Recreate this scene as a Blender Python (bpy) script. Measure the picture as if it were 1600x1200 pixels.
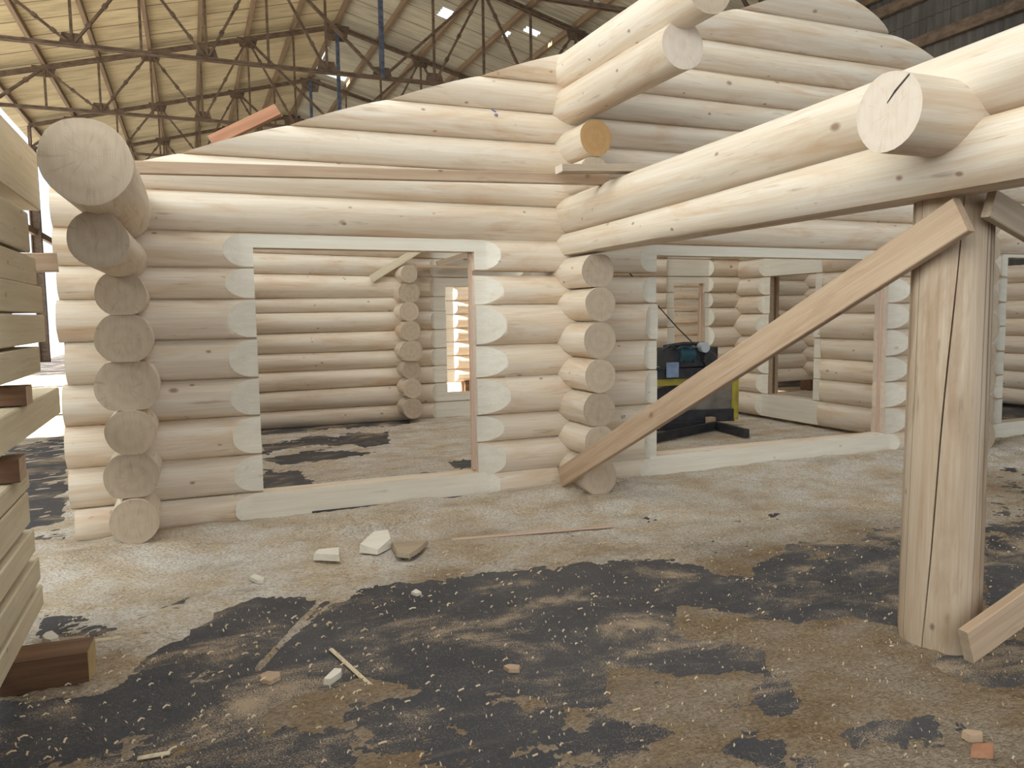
import bpy, bmesh, math, random
import numpy as np
from mathutils import Vector, Matrix

for _o in list(bpy.data.objects):
    bpy.data.objects.remove(_o)
SC = bpy.context.scene
COL = SC.collection
random.seed(7)
RNG = np.random.default_rng(11)

# ------------------------------------------------------------------ camera
# world: +X along the log house front (away to the right), +Y into the house, +Z up
FPX, CAMH = 1200.0, 1.5
_a = np.array([2900., -150., 1200.]); _a /= np.linalg.norm(_a)
_b = np.array([-500., -103., 1200.]); _b -= _a * (_a @ _b); _b /= np.linalg.norm(_b)
_d = np.cross(_a, _b)
if _d[1] < 0: _d = -_d
ROT = np.stack([_a, _b, -_d], 0)            # camera (x right, y down, z forward) -> world
def ray(x, y): return ROT @ np.array([x - 800.0, y - 600.0, FPX])
def onX(x, y, X):
    r = ray(x, y); return Vector(r * (X / r[0]) + [0, 0, CAMH])
def onY(x, y, Y):
    r = ray(x, y); return Vector(r * (Y / r[1]) + [0, 0, CAMH])
def onZ(x, y, z=0.0):
    r = ray(x, y); return Vector(r * ((z - CAMH) / r[2]) + [0, 0, CAMH])

cam = bpy.data.cameras.new('camera')
cam.sensor_fit = 'HORIZONTAL'; cam.sensor_width = 36.0
cam.lens = 36.0 * FPX / 1600.0
cam.clip_start = 0.05; cam.clip_end = 400
co = bpy.data.objects.new('camera', cam); COL.objects.link(co)
_m = Matrix.Identity(4)
for i in range(3):
    _m[i][0] = ROT[i][0]; _m[i][1] = -ROT[i][1]; _m[i][2] = -ROT[i][2]
_m[2][3] = CAMH
co.matrix_world = _m
SC.camera = co

# ------------------------------------------------------------------ world, sun, daylight
wd = bpy.data.worlds.new('World'); SC.world = wd; wd.use_nodes = True
bg = wd.node_tree.nodes['Background']
bg.inputs[0].default_value = (0.80, 0.90, 1.0, 1); bg.inputs[1].default_value = 1.5

def lamp(name, kind, loc, aim, power, color, size=None):
    l = bpy.data.lights.new(name, kind); l.energy = power; l.color = color
    if kind == 'AREA':
        l.shape = 'RECTANGLE'; l.size, l.size_y = size
    o = bpy.data.objects.new(name, l); COL.objects.link(o)
    o.location = loc
    o.rotation_euler = (Vector(aim) - Vector(loc)).to_track_quat('-Z', 'Y').to_euler()
    return o
sun = lamp('sun', 'SUN', (-40, 20, 22), (0, 19, 0), 34.0, (1.0, 0.96, 0.89)); sun.data.angle = 0.01
# daylight through the band of windows in the hall's left wall and through the open end behind
lamp('window_daylight', 'AREA', (-4.6, -0.5, 5.3), (4.0, 3.0, 2.2), 520, (0.90, 0.96, 1.0), (16, 4.0))
lamp('open_end_daylight', 'AREA', (4.5, -9.5, 4.0), (4.5, 6, 2.5), 210, (0.92, 0.97, 1.0), (16, 6.0))
lamp('overhead_fill', 'AREA', (1.5, 5.6, 9.2), (1.5, 5.6, 0), 520, (0.92, 0.97, 1.0), (9, 7))  # added fill hung under the closed roof, which has no skylight opening

SC.view_settings.view_transform = 'Standard'
SC.view_settings.look = 'None'
SC.view_settings.gamma = 1.0
SC.view_settings.use_curve_mapping = False
SC.view_settings.exposure = -0.15

# ------------------------------------------------------------------ material helpers
def lin(r, g, b):
    f = lambda c: (c / 12.92 if c <= 0.04045 else ((c + 0.055) / 1.055) ** 2.4)
    return (f(r / 255), f(g / 255), f(b / 255), 1.0)

class NT:
    def __init__(s, name):
        s.m = bpy.data.materials.new(name); s.m.use_nodes = True
        s.t = s.m.node_tree; s.n = s.t.nodes; s.l = s.t.links
        s.b = s.n['Principled BSDF']
    def new(s, kind, **kw):
        n = s.n.new(kind)
        for k, v in kw.items():
            if k.startswith('i_'):
                key = k[2:]
                key = int(key) if key.isdigit() else key.replace('_', ' ')
                n.inputs[key].default_value = v
            else: setattr(n, k, v)
        return n
    def link(s, a, b): s.l.new(a, b)
    def math(s, op, a, b=None, clamp=False):
        n = s.n.new('ShaderNodeMath'); n.operation = op; n.use_clamp = clamp
        for i, v in enumerate((a, b)):
            if v is None: continue
            if isinstance(v, (int, float)): n.inputs[i].default_value = v
            else: s.link(v, n.inputs[i])
        return n.outputs[0]
    def ramp(s, fac, stops):
        n = s.n.new('ShaderNodeValToRGB'); e = n.color_ramp.elements
        while len(e) > len(stops): e.remove(e[-1])
        while len(e) < len(stops): e.new(0.5)
        for el, (p, c) in zip(e, stops):
            el.position = p; el.color = c if len(c) == 4 else (*c, 1)
        s.link(fac, n.inputs[0]); return n.outputs[0]
    def mix(s, fac, a, b, mode='MIX'):
        n = s.n.new('ShaderNodeMix'); n.data_type = 'RGBA'; n.blend_type = mode
        for sock, v in ((n.inputs[0], fac), (n.inputs[6], a), (n.inputs[7], b)):
            if isinstance(v, (int, float)): sock.default_value = v
            elif isinstance(v, tuple): sock.default_value = v
            else: s.link(v, sock)
        return n.outputs[2]
    def coords(s, scale, rand=True):
        """object coordinates, shifted by a per-object random offset, scaled"""
        tc = s.n.new('ShaderNodeTexCoord')
        mp = s.n.new('ShaderNodeMapping'); mp.inputs['Scale'].default_value = scale
        if rand:
            oi = s.n.new('ShaderNodeObjectInfo')
            add = s.n.new('ShaderNodeVectorMath'); add.operation = 'ADD'
            mul = s.math('MULTIPLY', oi.outputs['Random'], 37.0)
            s.link(tc.outputs['Object'], add.inputs[0]); s.link(mul, add.inputs[1])
            s.link(add.outputs[0], mp.inputs['Vector'])
        else: s.link(tc.outputs['Object'], mp.inputs['Vector'])
        return mp.outputs[0]
    def noise(s, vec, scale=1.0, detail=4, rough=0.55, dist=0.0):
        n = s.new('ShaderNodeTexNoise'); n.inputs['Scale'].default_value = scale
        n.inputs['Detail'].default_value = detail; n.inputs['Roughness'].default_value = rough
        n.inputs['Distortion'].default_value = dist
        s.link(vec, n.inputs['Vector']); return n.outputs['Fac']
    def bump(s, h, strength, dist=0.01):
        n = s.new('ShaderNodeBump'); n.inputs['Strength'].default_value = strength
        n.inputs['Distance'].default_value = dist
        s.link(h, n.inputs['Height']); s.link(n.outputs[0], s.b.inputs['Normal'])

def wood(name, pale, mid, dark, knot, patch=0.5, knots=1.0, rough=0.6, vary=0.14, crack=0.0, gx=1.0):
    """long-grained wood: grain runs along the object's own X"""
    n = NT(name)
    g = n.noise(n.coords((0.9 * gx, 22, 22)), 1.0, 5, 0.6, 0.35)
    col = n.ramp(g, [(0.28, mid), (0.62, pale)])
    f = n.noise(n.coords((2.2 * gx, 120, 120)), 1.0, 3, 0.6)
    col = n.mix(n.math('MULTIPLY', n.ramp(f, [(0.35, (1, 1, 1)), (0.6, (0, 0, 0))]), 0.22), col, dark)
    p = n.noise(n.coords((1.1, 6.5, 6.5)), 1.0, 5, 0.62, 0.8)
    col = n.mix(n.math('MULTIPLY', n.ramp(p, [(0.50, (0, 0, 0)), (0.72, (1, 1, 1))]), patch), col, dark)
    # dirty streaks
    st = n.noise(n.coords((3.2, 30, 30)), 1.0, 4, 0.55, 0.4)
    col = n.mix(n.math('MULTIPLY', n.ramp(st, [(0.63, (0, 0, 0)), (0.76, (1, 1, 1))]), patch * 0.75), col, knot)
    if knots > 0:
        for sc, th in ((3.6, 0.066), (7.5, 0.078)):
            v = n.new('ShaderNodeTexVoronoi'); v.inputs['Scale'].default_value = sc
            n.link(n.coords((0.62, 1, 1)), v.inputs['Vector'])
            k = n.ramp(v.outputs['Distance'], [(th * 0.55, (1, 1, 1)), (th * 1.35, (0, 0, 0))])
            gate = n.noise(n.coords((1, 1, 1)), 9.0, 0)
            col = n.mix(n.math('MULTIPLY', n.math('MULTIPLY', k, n.math('GREATER_THAN', gate, 0.47)), knots*0.8), col, knot)
    if crack > 0:
        c = n.noise(n.coords((0.10, 7, 7)), 1.0, 1, 0.4, 0.15)
        d = n.math('ABSOLUTE', n.math('SUBTRACT', c, 0.5))
        col = n.mix(n.math('MULTIPLY', n.ramp(d, [(0.003, (1, 1, 1)), (0.007, (0, 0, 0))]), crack), col, knot)
    oi = n.new('ShaderNodeObjectInfo')
    val = n.math('ADD', n.math('MULTIPLY', oi.outputs['Random'], vary), 1.0 - vary * 0.6)
    hsv = n.new('ShaderNodeHueSaturation'); n.link(val, hsv.inputs['Value']); n.link(col, hsv.inputs['Color'])
    n.link(hsv.outputs[0], n.b.inputs['Base Color'])
    n.b.inputs['Roughness'].default_value = rough
    n.b.inputs['Specular IOR Level'].default_value = 0.25
    n.bump(n.math('ADD', g, n.math('MULTIPLY', f, 0.4)), 0.25, 0.006)
    return n.m

def end_grain(name, base, ring, dark):
    n = NT(name)
    tc = n.new('ShaderNodeTexCoord')
    sp = n.new('ShaderNodeSeparateXYZ'); n.link(tc.outputs['Object'], sp.inputs[0])
    wob = n.noise(n.coords((0, 5, 5)), 1.0, 3)
    y = n.math('ADD', sp.outputs[1], n.math('MULTIPLY', n.math('SUBTRACT', wob, 0.5), 0.05))
    r = n.math('SQRT', n.math('ADD', n.math('MULTIPLY', y, y), n.math('MULTIPLY', sp.outputs[2], sp.outputs[2])))
    s = n.math('SINE', n.math('MULTIPLY', r, 620.0))
    s2 = n.math('SINE', n.math('MULTIPLY', r, 95.0))
    rings = n.math('ADD', n.math('MULTIPLY', s, 0.12), n.math('ADD', n.math('MULTIPLY', s2, 0.16), 0.5))
    col = n.mix(rings, base, ring)
    an = n.math('ARCTAN2', sp.outputs[2], y)
    cmb = n.new('ShaderNodeCombineXYZ'); n.link(an, cmb.inputs[0]); n.link(n.math('MULTIPLY', r, 1.5), cmb.inputs[1])
    oi = n.new('ShaderNodeObjectInfo'); n.link(n.math('MULTIPLY', oi.outputs['Random'], 29), cmb.inputs[2])
    rad = n.noise(cmb.outputs[0], 6.0, 3, 0.5)
    col = n.mix(n.math('MULTIPLY', n.ramp(rad, [(0.58, (0, 0, 0)), (0.72, (1, 1, 1))]), 0.35), col, dark)
    saw = n.noise(n.coords((6, 60, 9)), 1.0, 3)
    col = n.mix(n.math('MULTIPLY', n.ramp(saw, [(0.5, (0, 0, 0)), (0.75, (1, 1, 1))]), 0.25), col, dark)
    val = n.math('ADD', n.math('MULTIPLY', oi.outputs['Random'], 0.2), 0.88)
    hsv = n.new('ShaderNodeHueSaturation'); n.link(val, hsv.inputs['Value']); n.link(col, hsv.inputs['Color'])
    n.link(hsv.outputs[0], n.b.inputs['Base Color'])
    n.b.inputs['Roughness'].default_value = 0.8; n.b.inputs['Specular IOR Level'].default_value = 0.15
    n.bump(saw, 0.3, 0.004)
    return n.m

def plain(name, col, col2=None, scale=(6, 6, 6), rough=0.7, metal=0.0, detail=5, lo=0.4, hi=0.65, rand=True):
    n = NT(name)
    if col2:
        f = n.noise(n.coords(scale, rand), 1.0, detail)
        n.link(n.ramp(f, [(lo, col), (hi, col2)]), n.b.inputs['Base Color'])
    else: n.b.inputs['Base Color'].default_value = col
    n.b.inputs['Roughness'].default_value = rough; n.b.inputs['Metallic'].default_value = metal
    n.b.inputs['Specular IOR Level'].default_value = 0.3
    return n.m

M = {}
M['log'] = wood('peeled_log', lin(230, 219, 203), lin(219, 200, 173), lin(202, 163, 123), lin(142, 108, 82), 0.66)
M['planed'] = wood('planed_log', lin(236, 230, 216), lin(226, 216, 198), lin(208, 192, 168), lin(160, 136, 112), 0.2, 0.5)
M['end'] = end_grain('log_end_grain', lin(202, 184, 162), lin(184, 164, 140), lin(150, 128, 106))
M['end_pale'] = end_grain('pale_end_grain', lin(232, 218, 202), lin(222, 202, 182), lin(196, 172, 150))
M['end_orange'] = end_grain('orange_end_grain', lin(206, 166, 116), lin(190, 146, 98), lin(150, 110, 76))
M['post'] = wood('post_wood', lin(202, 183, 160), lin(182, 157, 130), lin(152, 121, 93), lin(92, 70, 55), 0.7, 0.9, crack=0.8)
M['board'] = wood('sawn_board', lin(200, 174, 147), lin(184, 156, 128), lin(154, 122, 96), lin(112, 86, 66), 0.5, 0.9)
M['board_red'] = wood('reddish_board', lin(190, 140, 108), lin(168, 116, 88), lin(136, 90, 66), lin(110, 70, 52), 0.3, 0.6)
M['pink'] = wood('pinkish_board', lin(222, 196, 176), lin(206, 174, 150), lin(180, 146, 122), lin(130, 100, 80), 0.3, 0.4)
M['board_grey'] = wood('grey_board', lin(190, 172, 150), lin(172, 152, 128), lin(140, 118, 96), lin(100, 80, 62), 0.3, 0.5)
M['timber'] = wood('stacked_timber', lin(226, 212, 184), lin(212, 196, 164), lin(188, 166, 132), lin(130, 104, 76), 0.35, 0.7)
M['timber_end'] = end_grain('timber_end_grain', lin(206, 180, 134), lin(186, 158, 112), lin(150, 120, 82))
M['bearer'] = wood('dark_bearer', lin(126, 94, 68), lin(100, 72, 52), lin(68, 48, 36), lin(50, 32, 24), 0.5, 0.6)
M['steel'] = plain('rusty_steel', lin(116, 98, 80), lin(88, 74, 62), (5, 9, 9), 0.7)
M['steel_blue'] = plain('blue_grey_steel', lin(96, 106, 124), lin(72, 76, 86), (5, 9, 9), 0.6)
M['purlin'] = wood('brown_purlin', lin(138, 116, 90), lin(114, 94, 74), lin(84, 70, 56), lin(50, 40, 34), 0.4, 0.0)

M['blackish'] = plain('blackish_wood', lin(52, 52, 56), lin(92, 84, 78), (2, 12, 12), .8)
# ------------------------------------------------------------------ object helpers
def tag(o, label, cat, group=None, kind=None):
    o['label'] = label; o['category'] = cat
    if group: o['group'] = group
    if kind: o['kind'] = kind
    return o
def empty(name, loc, label, cat, group=None):
    o = bpy.data.objects.new(name, None); COL.objects.link(o); o.location = loc
    o.empty_display_size = 0.1
    return tag(o, label, cat, group)
def link(name, me, mats, parent=None, mw=None, sharp=0.6):
    for m in (mats if isinstance(mats, (list, tuple)) else [mats]): me.materials.append(m)
    me.polygons.foreach_set('use_smooth', [True] * len(me.polygons))
    me.set_sharp_from_angle(angle=sharp)
    o = bpy.data.objects.new(name, me); COL.objects.link(o)
    if mw is not None: o.matrix_world = mw
    if parent is not None:
        o.parent = parent
        o.matrix_parent_inverse = Matrix.Translation(-Vector(parent.location))
    return o
def mesh_from(verts, faces, name='m'):
    me = bpy.data.meshes.new(name); me.from_pydata(verts, [], faces); me.update(); return me
def bm_mesh(bm, name='m'):
    bmesh.ops.recalc_face_normals(bm, faces=bm.faces)
    me = bpy.data.meshes.new(name); bm.to_mesh(me); bm.free(); return me

def board_mesh(L, W, T, bev=0.004, warp=0.0):
    """sawn board: X length, Y width, Z thickness, slightly bowed, eased edges"""
    bm = bmesh.new()
    n = 6
    prof = [(-W/2+bev, -T/2), (W/2-bev, -T/2), (W/2, -T/2+bev), (W/2, T/2-bev), (W/2-bev, T/2), (-W/2+bev, T/2), (-W/2, T/2-bev), (-W/2, -T/2+bev)]
    rings = []
    for i in range(n + 1):
        t = i / n; b = warp * 4 * t * (1 - t)
        rings.append([bm.verts.new((-L/2 + L*t, y, z + b)) for y, z in prof])
    for i in range(n):
        for k in range(8):
            bm.faces.new((rings[i][k], rings[i][(k+1) % 8], rings[i+1][(k+1) % 8], rings[i+1][k]))
    for r in (rings[0], rings[-1]):
        f = bm.faces.new(r); f.material_index = 1
    return bm_mesh(bm)
def frame_from(p0, p1, wdir):
    p0, p1 = Vector(p0), Vector(p1)
    x = (p1 - p0).normalized(); w = Vector(wdir); w = (w - x * w.dot(x)).normalized(); z = x.cross(w)
    mw = Matrix.Identity(4)
    for i in range(3):
        mw[i][0], mw[i][1], mw[i][2] = x[i], w[i], z[i]
        mw[i][3] = (p0[i] + p1[i]) / 2
    return mw, (p1 - p0).length
def board(name, p0, p1, wdir, W, T, mats, label=None, cat='board', group=None, parent=None, warp=0.0, bev=0.004):
    mw, L = frame_from(p0, p1, wdir)
    o = link(name, board_mesh(L, W, T, bev, warp), mats, parent, mw, 0.5)
    if label: tag(o, label, cat, group)
    return o
def tube_mesh(pts, r, n=8):
    bm = bmesh.new(); rings = []
    pts = [Vector(p) for p in pts]
    for i, p in enumerate(pts):
        d = (pts[min(i+1, len(pts)-1)] - pts[max(i-1, 0)]).normalized()
        u = d.orthogonal().normalized() if i == 0 else (u - d*u.dot(d)).normalized()
        v = d.cross(u)
        rr = r[i] if isinstance(r, (list, tuple)) else r
        rings.append([bm.verts.new(p + (u*math.cos(2*math.pi*k/n) + v*math.sin(2*math.pi*k/n))*rr) for k in range(n)])
    for i in range(len(rings)-1):
        for k in range(n):
            bm.faces.new((rings[i][k], rings[i][(k+1) % n], rings[i+1][(k+1) % n], rings[i+1][k]))
    for rg in (rings[0], rings[-1]): bm.faces.new(rg)
    return bm_mesh(bm)

def log_obj(name, label, group, axis, cross, a0, a1, z0, z1, rk=0.56, planes=(), flats=(), e0=None, e1=None,
            mats=None, parent=None, seed=None, rr=None, wob=0.006, category='log'):
    """One log lying along world X or Y.  cross: the other horizontal coordinate of its axis.
    z0=(bottom,top) at a0, z1 at a1: the scribed joints.  planes: (s0,s1,depth,side,ramp0,ramp1) planed flat on the
    front (side -1) or back (+1) between s0 and s1; flats: (s0,s1,z,'b'|'t') notched bottom or top.
    e0/e1: function of world height giving the along-coordinate of a sloping cut at that end."""
    sd = seed if seed is not None else random.random() * 100
    S = {a0, a1}
    nseg = max(3, int(abs(a1 - a0) / 0.22))
    for i in range(nseg + 1): S.add(a0 + (a1 - a0) * i / nseg)
    eps = 0.0015
    for p in planes:
        for q in (p[0] - p[4], p[0], p[1], p[1] + p[5]):
            if a0 < q < a1: S.add(q)
        for k in (1, 2, 3):
            for q in (p[0] - p[4]*k/4, p[1] + p[5]*k/4):
                if a0 < q < a1: S.add(q)
    for f in flats:
        for q in (f[0] - eps, f[0] + eps, f[1] - eps, f[1] + eps):
            if a0 < q < a1: S.add(q)
    for p in planes:
        for k in range(1, 7):
            f_ = math.sin(k/7*math.pi/2)
            for q in (p[0] - p[4]*f_, p[1] + p[5]*f_):
                if a0 < q < a1: S.add(q)
    S = sorted(S)
    NF, NS = 13, 9                       # points across the front/back patch, and along each side
    N = 2*NF + 2*NS
    amid = (a0 + a1) / 2; zm = (sum(z0) + sum(z1)) / 4
    bm = bmesh.new(); rings = []; planed = []
    for s in S:
        t = (s - a0) / (a1 - a0)
        zb = z0[0] + (z1[0] - z0[0]) * t; zt = z0[1] + (z1[1] - z0[1]) * t
        zc = (zb + zt) / 2; r = (zt - zb) * rk if rr is None else rr[0] + (rr[1] - rr[0]) * t
        hb, ht = zb, zt
        for f in flats:
            if f[0] <= s <= f[1]:
                if f[3] == 'b': hb = max(hb, f[2])
                else: ht = min(ht, f[2])
        hh = (zt - zb) / 2
        cut = {-1: 0.0, 1: 0.0}           # half height of the planed face on each side
        for p in planes:
            if p[0] <= s <= p[1]: u = 0.0
            elif p[0] - p[4] < s < p[0]: u = (p[0] - s) / p[4]
            elif p[1] < s < p[1] + p[5]: u = (s - p[1]) / p[5]
            else: continue
            cut[p[3]] = max(cut[p[3]], 0.93 * hh * math.sqrt(max(0, 1 - u*u)))
        ph = {k: (math.asin(min(.99, cut[k]/r)) if cut[k] > 0.004 else 0.45) for k in cut}
        A = [math.pi + ph[-1]*(2*u/(NF-1)-1) for u in range(NF)]
        e_ = 2*math.pi - ph[1]; A += [A[-1] + (e_ - A[-1])*(u+1)/(NS+1) for u in range(NS)]
        A += [2*math.pi + ph[1]*(2*u/(NF-1)-1) for u in range(NF)]
        e_ = 3*math.pi - ph[-1]; l_ = A[-1]; A += [l_ + (e_ - l_)*(u+1)/(NS+1) for u in range(NS)]
        ring = []; flags = []
        by = wob * math.sin(s * 1.7 + sd)
        for k, th in enumerate(A):
            side = -1 if k < NF else (1 if NF+NS <= k < 2*NF+NS else 0)
            fl = side != 0 and cut[side] > 0.004
            q = r
            if not fl: q = r * (1 + 0.010 * math.sin(3*th + sd + s*0.9) + 0.008 * math.sin(5*th - s*2.1 + sd*2) + 0.010*math.sin(2*th+s*1.1+sd*3))
            y = q * math.cos(th) + by; z = q * math.sin(th) + zc
            if fl: y = side * math.sqrt(max(1e-6, r*r - cut[side]**2))
            if z > ht: z = ht
            if z < hb: z = hb
            sa = s
            if e0 is not None and abs(s - a0) < abs(a1 - a0): sa = sa + (e0(z) - a0) * (1 - t)
            if e1 is not None: sa = sa + (e1(z) - a1) * t
            ring.append((sa - amid, y, z - zm)); flags.append(fl)
        rings.append(ring); planed.append(flags)
    V = [[bm.verts.new(p) for p in rg] for rg in rings]
    for i in range(len(V) - 1):
        for k in range(N):
            k2 = (k + 1) % N
            vs = (V[i][k], V[i][k2], V[i+1][k2], V[i+1][k])
            try: f = bm.faces.new(vs)
            except ValueError: continue
            if planed[i][k] and planed[i][k2] and planed[i+1][k] and planed[i+1][k2]: f.material_index = 2
    for rg in (V[0], V[-1]):
        c = bm.verts.new(sum((v.co for v in rg), Vector()) / N)
        for k in range(N):
            f = bm.faces.new((rg[k], rg[(k+1) % N], c)); f.material_index = 1
    bmesh.ops.remove_doubles(bm, verts=bm.verts, dist=1e-5)
    me = bm_mesh(bm)
    if axis == 'x': mw = Matrix.Translation((amid, cross, zm))
    else: mw = Matrix.Translation((cross, amid, zm)) @ Matrix.Rotation(math.pi/2, 4, 'Z')
    o = link(name, me, mats or [M['log'], M['end'], M['planed']], parent, mw, 0.55)
    if label: tag(o, label, category, group)
    return o

ORD = ['bottom', 'second', 'third', 'fourth', 'fifth', 'sixth', 'seventh', 'eighth', 'ninth', 'tenth', 'eleventh',
       'twelfth', 'thirteenth', 'fourteenth', 'fifteenth', 'sixteenth', 'seventeenth']
def nth(i): return 'bottom log' if i == 0 else ORD[i] + ' log from the ground'

# ------------------------------------------------------------------ numpy noise (sawdust shapes)
_PERM = RNG.random((256, 256))
def vnoise(x, y):
    xi = np.floor(x).astype(int); yi = np.floor(y).astype(int)
    fx = x - xi; fy = y - yi; fx = fx*fx*(3-2*fx); fy = fy*fy*(3-2*fy)
    g = lambda a, b: _PERM[a % 256, b % 256]
    return (g(xi, yi)*(1-fx)+g(xi+1, yi)*fx)*(1-fy) + (g(xi, yi+1)*(1-fx)+g(xi+1, yi+1)*fx)*fy
def fbm(x, y, o=5, gain=0.55):
    s = 0; a = 1; t = 0
    for i in range(o):
        s = s + a * (vnoise(x * 2**i + 17.3*i, y * 2**i + 5.1*i) - 0.5); t += a; a *= gain
    return s / t * 2

# ================================================================== SETTING: hall
XR, ZR, SLOPE = 4.80, 10.80, 0.26          # ridge of the hall roof
XL, XRW = -4.90, 14.50                     # eaves
YF, YB = -11.0, 46.0
def roof_z(x): return ZR - SLOPE * abs(x - XR)

def grid_mesh(xs, ys, zfun, keep=None):
    nx, ny = len(xs), len(ys)
    X, Y = np.meshgrid(xs, ys, indexing='ij')
    Z = zfun(X, Y)
    co_ = np.stack([X, Y, Z], -1).reshape(-1, 3)
    idx = np.arange(nx*ny).reshape(nx, ny)
    q = np.stack([idx[:-1, :-1], idx[1:, :-1], idx[1:, 1:], idx[:-1, 1:]], -1)
    if keep is not None:
        xc = (X[:-1, :-1] + X[1:, 1:]) / 2; yc = (Y[:-1, :-1] + Y[1:, 1:]) / 2
        q = q[keep(xc, yc)]
    q = q.reshape(-1, 4)
    used = np.unique(q); remap = np.full(nx*ny, -1); remap[used] = np.arange(len(used))
    q = remap[q]; co_ = co_[used]
    me = bpy.data.meshes.new('grid')
    me.vertices.add(len(co_)); me.vertices.foreach_set('co', co_.astype(np.float32).ravel())
    me.loops.add(q.size); me.loops.foreach_set('vertex_index', q.astype(np.int32).ravel())
    me.polygons.add(len(q)); me.polygons.foreach_set('loop_start', np.arange(0, q.size, 4, dtype=np.int32))
    me.update(calc_edges=True); me.validate()
    return me

def sheet_mat(name, a, b, c, along):
    n = NT(name)
    big = n.noise(n.coords((0.35, 0.9, 0.9), False), 1.0, 4)
    fine = n.noise(n.coords((0.6, 9, 3) if along == 'x' else (3, 9, 0.6), False), 1.0, 4)
    col = n.mix(n.ramp(big, [(0.35, (0, 0, 0)), (0.68, (1, 1, 1))]), a, b)
    col = n.mix(n.math('MULTIPLY', n.ramp(fine, [(0.45, (0, 0, 0)), (0.7, (1, 1, 1))]), 0.6), col, c)
    tc = n.new('ShaderNodeTexCoord'); sp = n.new('ShaderNodeSeparateXYZ'); n.link(tc.outputs['Object'], sp.inputs[0])
    # sheet laps: a dark line about every metre across and every 1.4 m up
    for ax, per, w, off in ((1, 1.13, 0.022, 0.2), (0 if along == 'x' else 2, 1.39, 0.02, 0.35)):
        m = n.math('MODULO', n.math('ADD', sp.outputs[ax], 56.0 + off), per)
        col = n.mix(n.math('MULTIPLY', n.math('LESS_THAN', m, w), 0.65), col, lin(60, 52, 40))
    n.link(col, n.b.inputs['Base Color'])
    n.b.inputs['Roughness'].default_value = 0.9; n.b.inputs['Specular IOR Level'].default_value = 0.1
    return n.m
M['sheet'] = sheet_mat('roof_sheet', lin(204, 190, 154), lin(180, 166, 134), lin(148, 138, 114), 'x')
M['clad'] = sheet_mat('wall_cladding', lin(106, 100, 92), lin(86, 84, 80), lin(72, 69, 66), 'z')
M['sheet_shaded'] = sheet_mat('shaded_roof_sheet', lin(178, 170, 148), lin(154, 148, 130), lin(128, 122, 108), 'x')  # roof sheet copy with the right slope's dimmer light put into its colour

WL = 0.19
ys = np.arange(YF, YB, WL / 5)
def corr(Y): return 0.026 * np.sin(2*np.pi*Y/WL)
def in_rect(xc, yc, rects):
    m = np.zeros_like(xc, bool)
    for x0, x1, y0, y1 in rects: m |= (xc > x0) & (xc < x1) & (yc > y0) & (yc < y1)
    return m
holes = [(4.8, 6.1, 30.75, 31.45), (4.8, 4.98, 28.6, 31.3), (4.8, 4.9, 24.0, 24.3), (7.2, 7.6, 22.3, 22.9),
         (9.1, 9.3, 22.0, 22.5), (9.5, 9.9, 21.35, 21.6)]
xs_l = np.concatenate([np.arange(XL - 0.5, XR, 0.35), [XR]])
xs_r = np.concatenate([[XR], np.arange(XR + 0.09, XR + 6, 0.09), np.arange(XR + 6.1, XRW + 0.5, 0.35)])
for nm, xs in (('ceiling', xs_l), ('ceiling', xs_r)):
    me = grid_mesh(xs, ys, lambda X, Y: roof_z(X) + 0.27 + corr(Y), lambda xc, yc: ~in_rect(xc, yc, holes))
    o = link(nm, me, M['sheet'] if xs is xs_l else M['sheet_shaded'], sharp=3.0); o['kind'] = 'structure'
# right wall: corrugated cladding, a few gaps
def wall_grid(name, X, y0, y1, z0, z1, gaps):
    yy = np.arange(y0, y1, WL / 5); zz = np.concatenate([np.arange(z0, z1, 0.3), [z1]])
    me = grid_mesh(yy, zz, lambda a, b: X + corr(a), lambda a, b: ~in_rect(a, b, gaps))
    co_ = np.empty(len(me.vertices)*3, np.float32); me.vertices.foreach_get('co', co_); co_ = co_.reshape(-1, 3)
    me.vertices.foreach_set('co', np.ascontiguousarray(co_[:, [2, 0, 1]]).ravel())
    o = link(name, me, M['clad'], sharp=3.0); o['kind'] = 'structure'
wall_grid('wall_right', XRW + 0.15, YF, YB, 0, 8.7, [(11.15, 11.22, 6.4, 6.75)])
wall_grid('wall_left', XL - 0.25, YF, 11.4, 0, 8.7, [(-8.4, 7.4, 3.3, 7.3)])
me = mesh_from([(XL-1, YB, 0), (XRW+1, YB, 0), (XRW+1, YB, 8), (XR, YB, 11.1), (XL-1, YB, 8)], [(0, 1, 2, 3, 4)])
o = link('wall_back', me, M['clad']); o['kind'] = 'structure'

n_ = NT('frosted_glazing'); n_.n.remove(n_.b)
_t = n_.new('ShaderNodeBsdfTranslucent'); _t.inputs[0].default_value = (0.42, 0.46, 0.48, 1)
n_.link(_t.outputs[0], n_.n['Material Output'].inputs[0]); M['frost'] = n_.m
for k in range(5):
    y0 = -8.4 + k*3.16
    me = mesh_from([(XL-.3, y0, 3.3), (XL-.3, y0+3.16, 3.3), (XL-.3, y0+3.16, 7.3), (XL-.3, y0, 7.3)], [(0, 1, 2, 3)])
    o = link('window_%d' % (k+1), me, M['frost']); o['kind'] = 'structure'  # unseen panes added to keep the direct sun out of the hall
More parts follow.
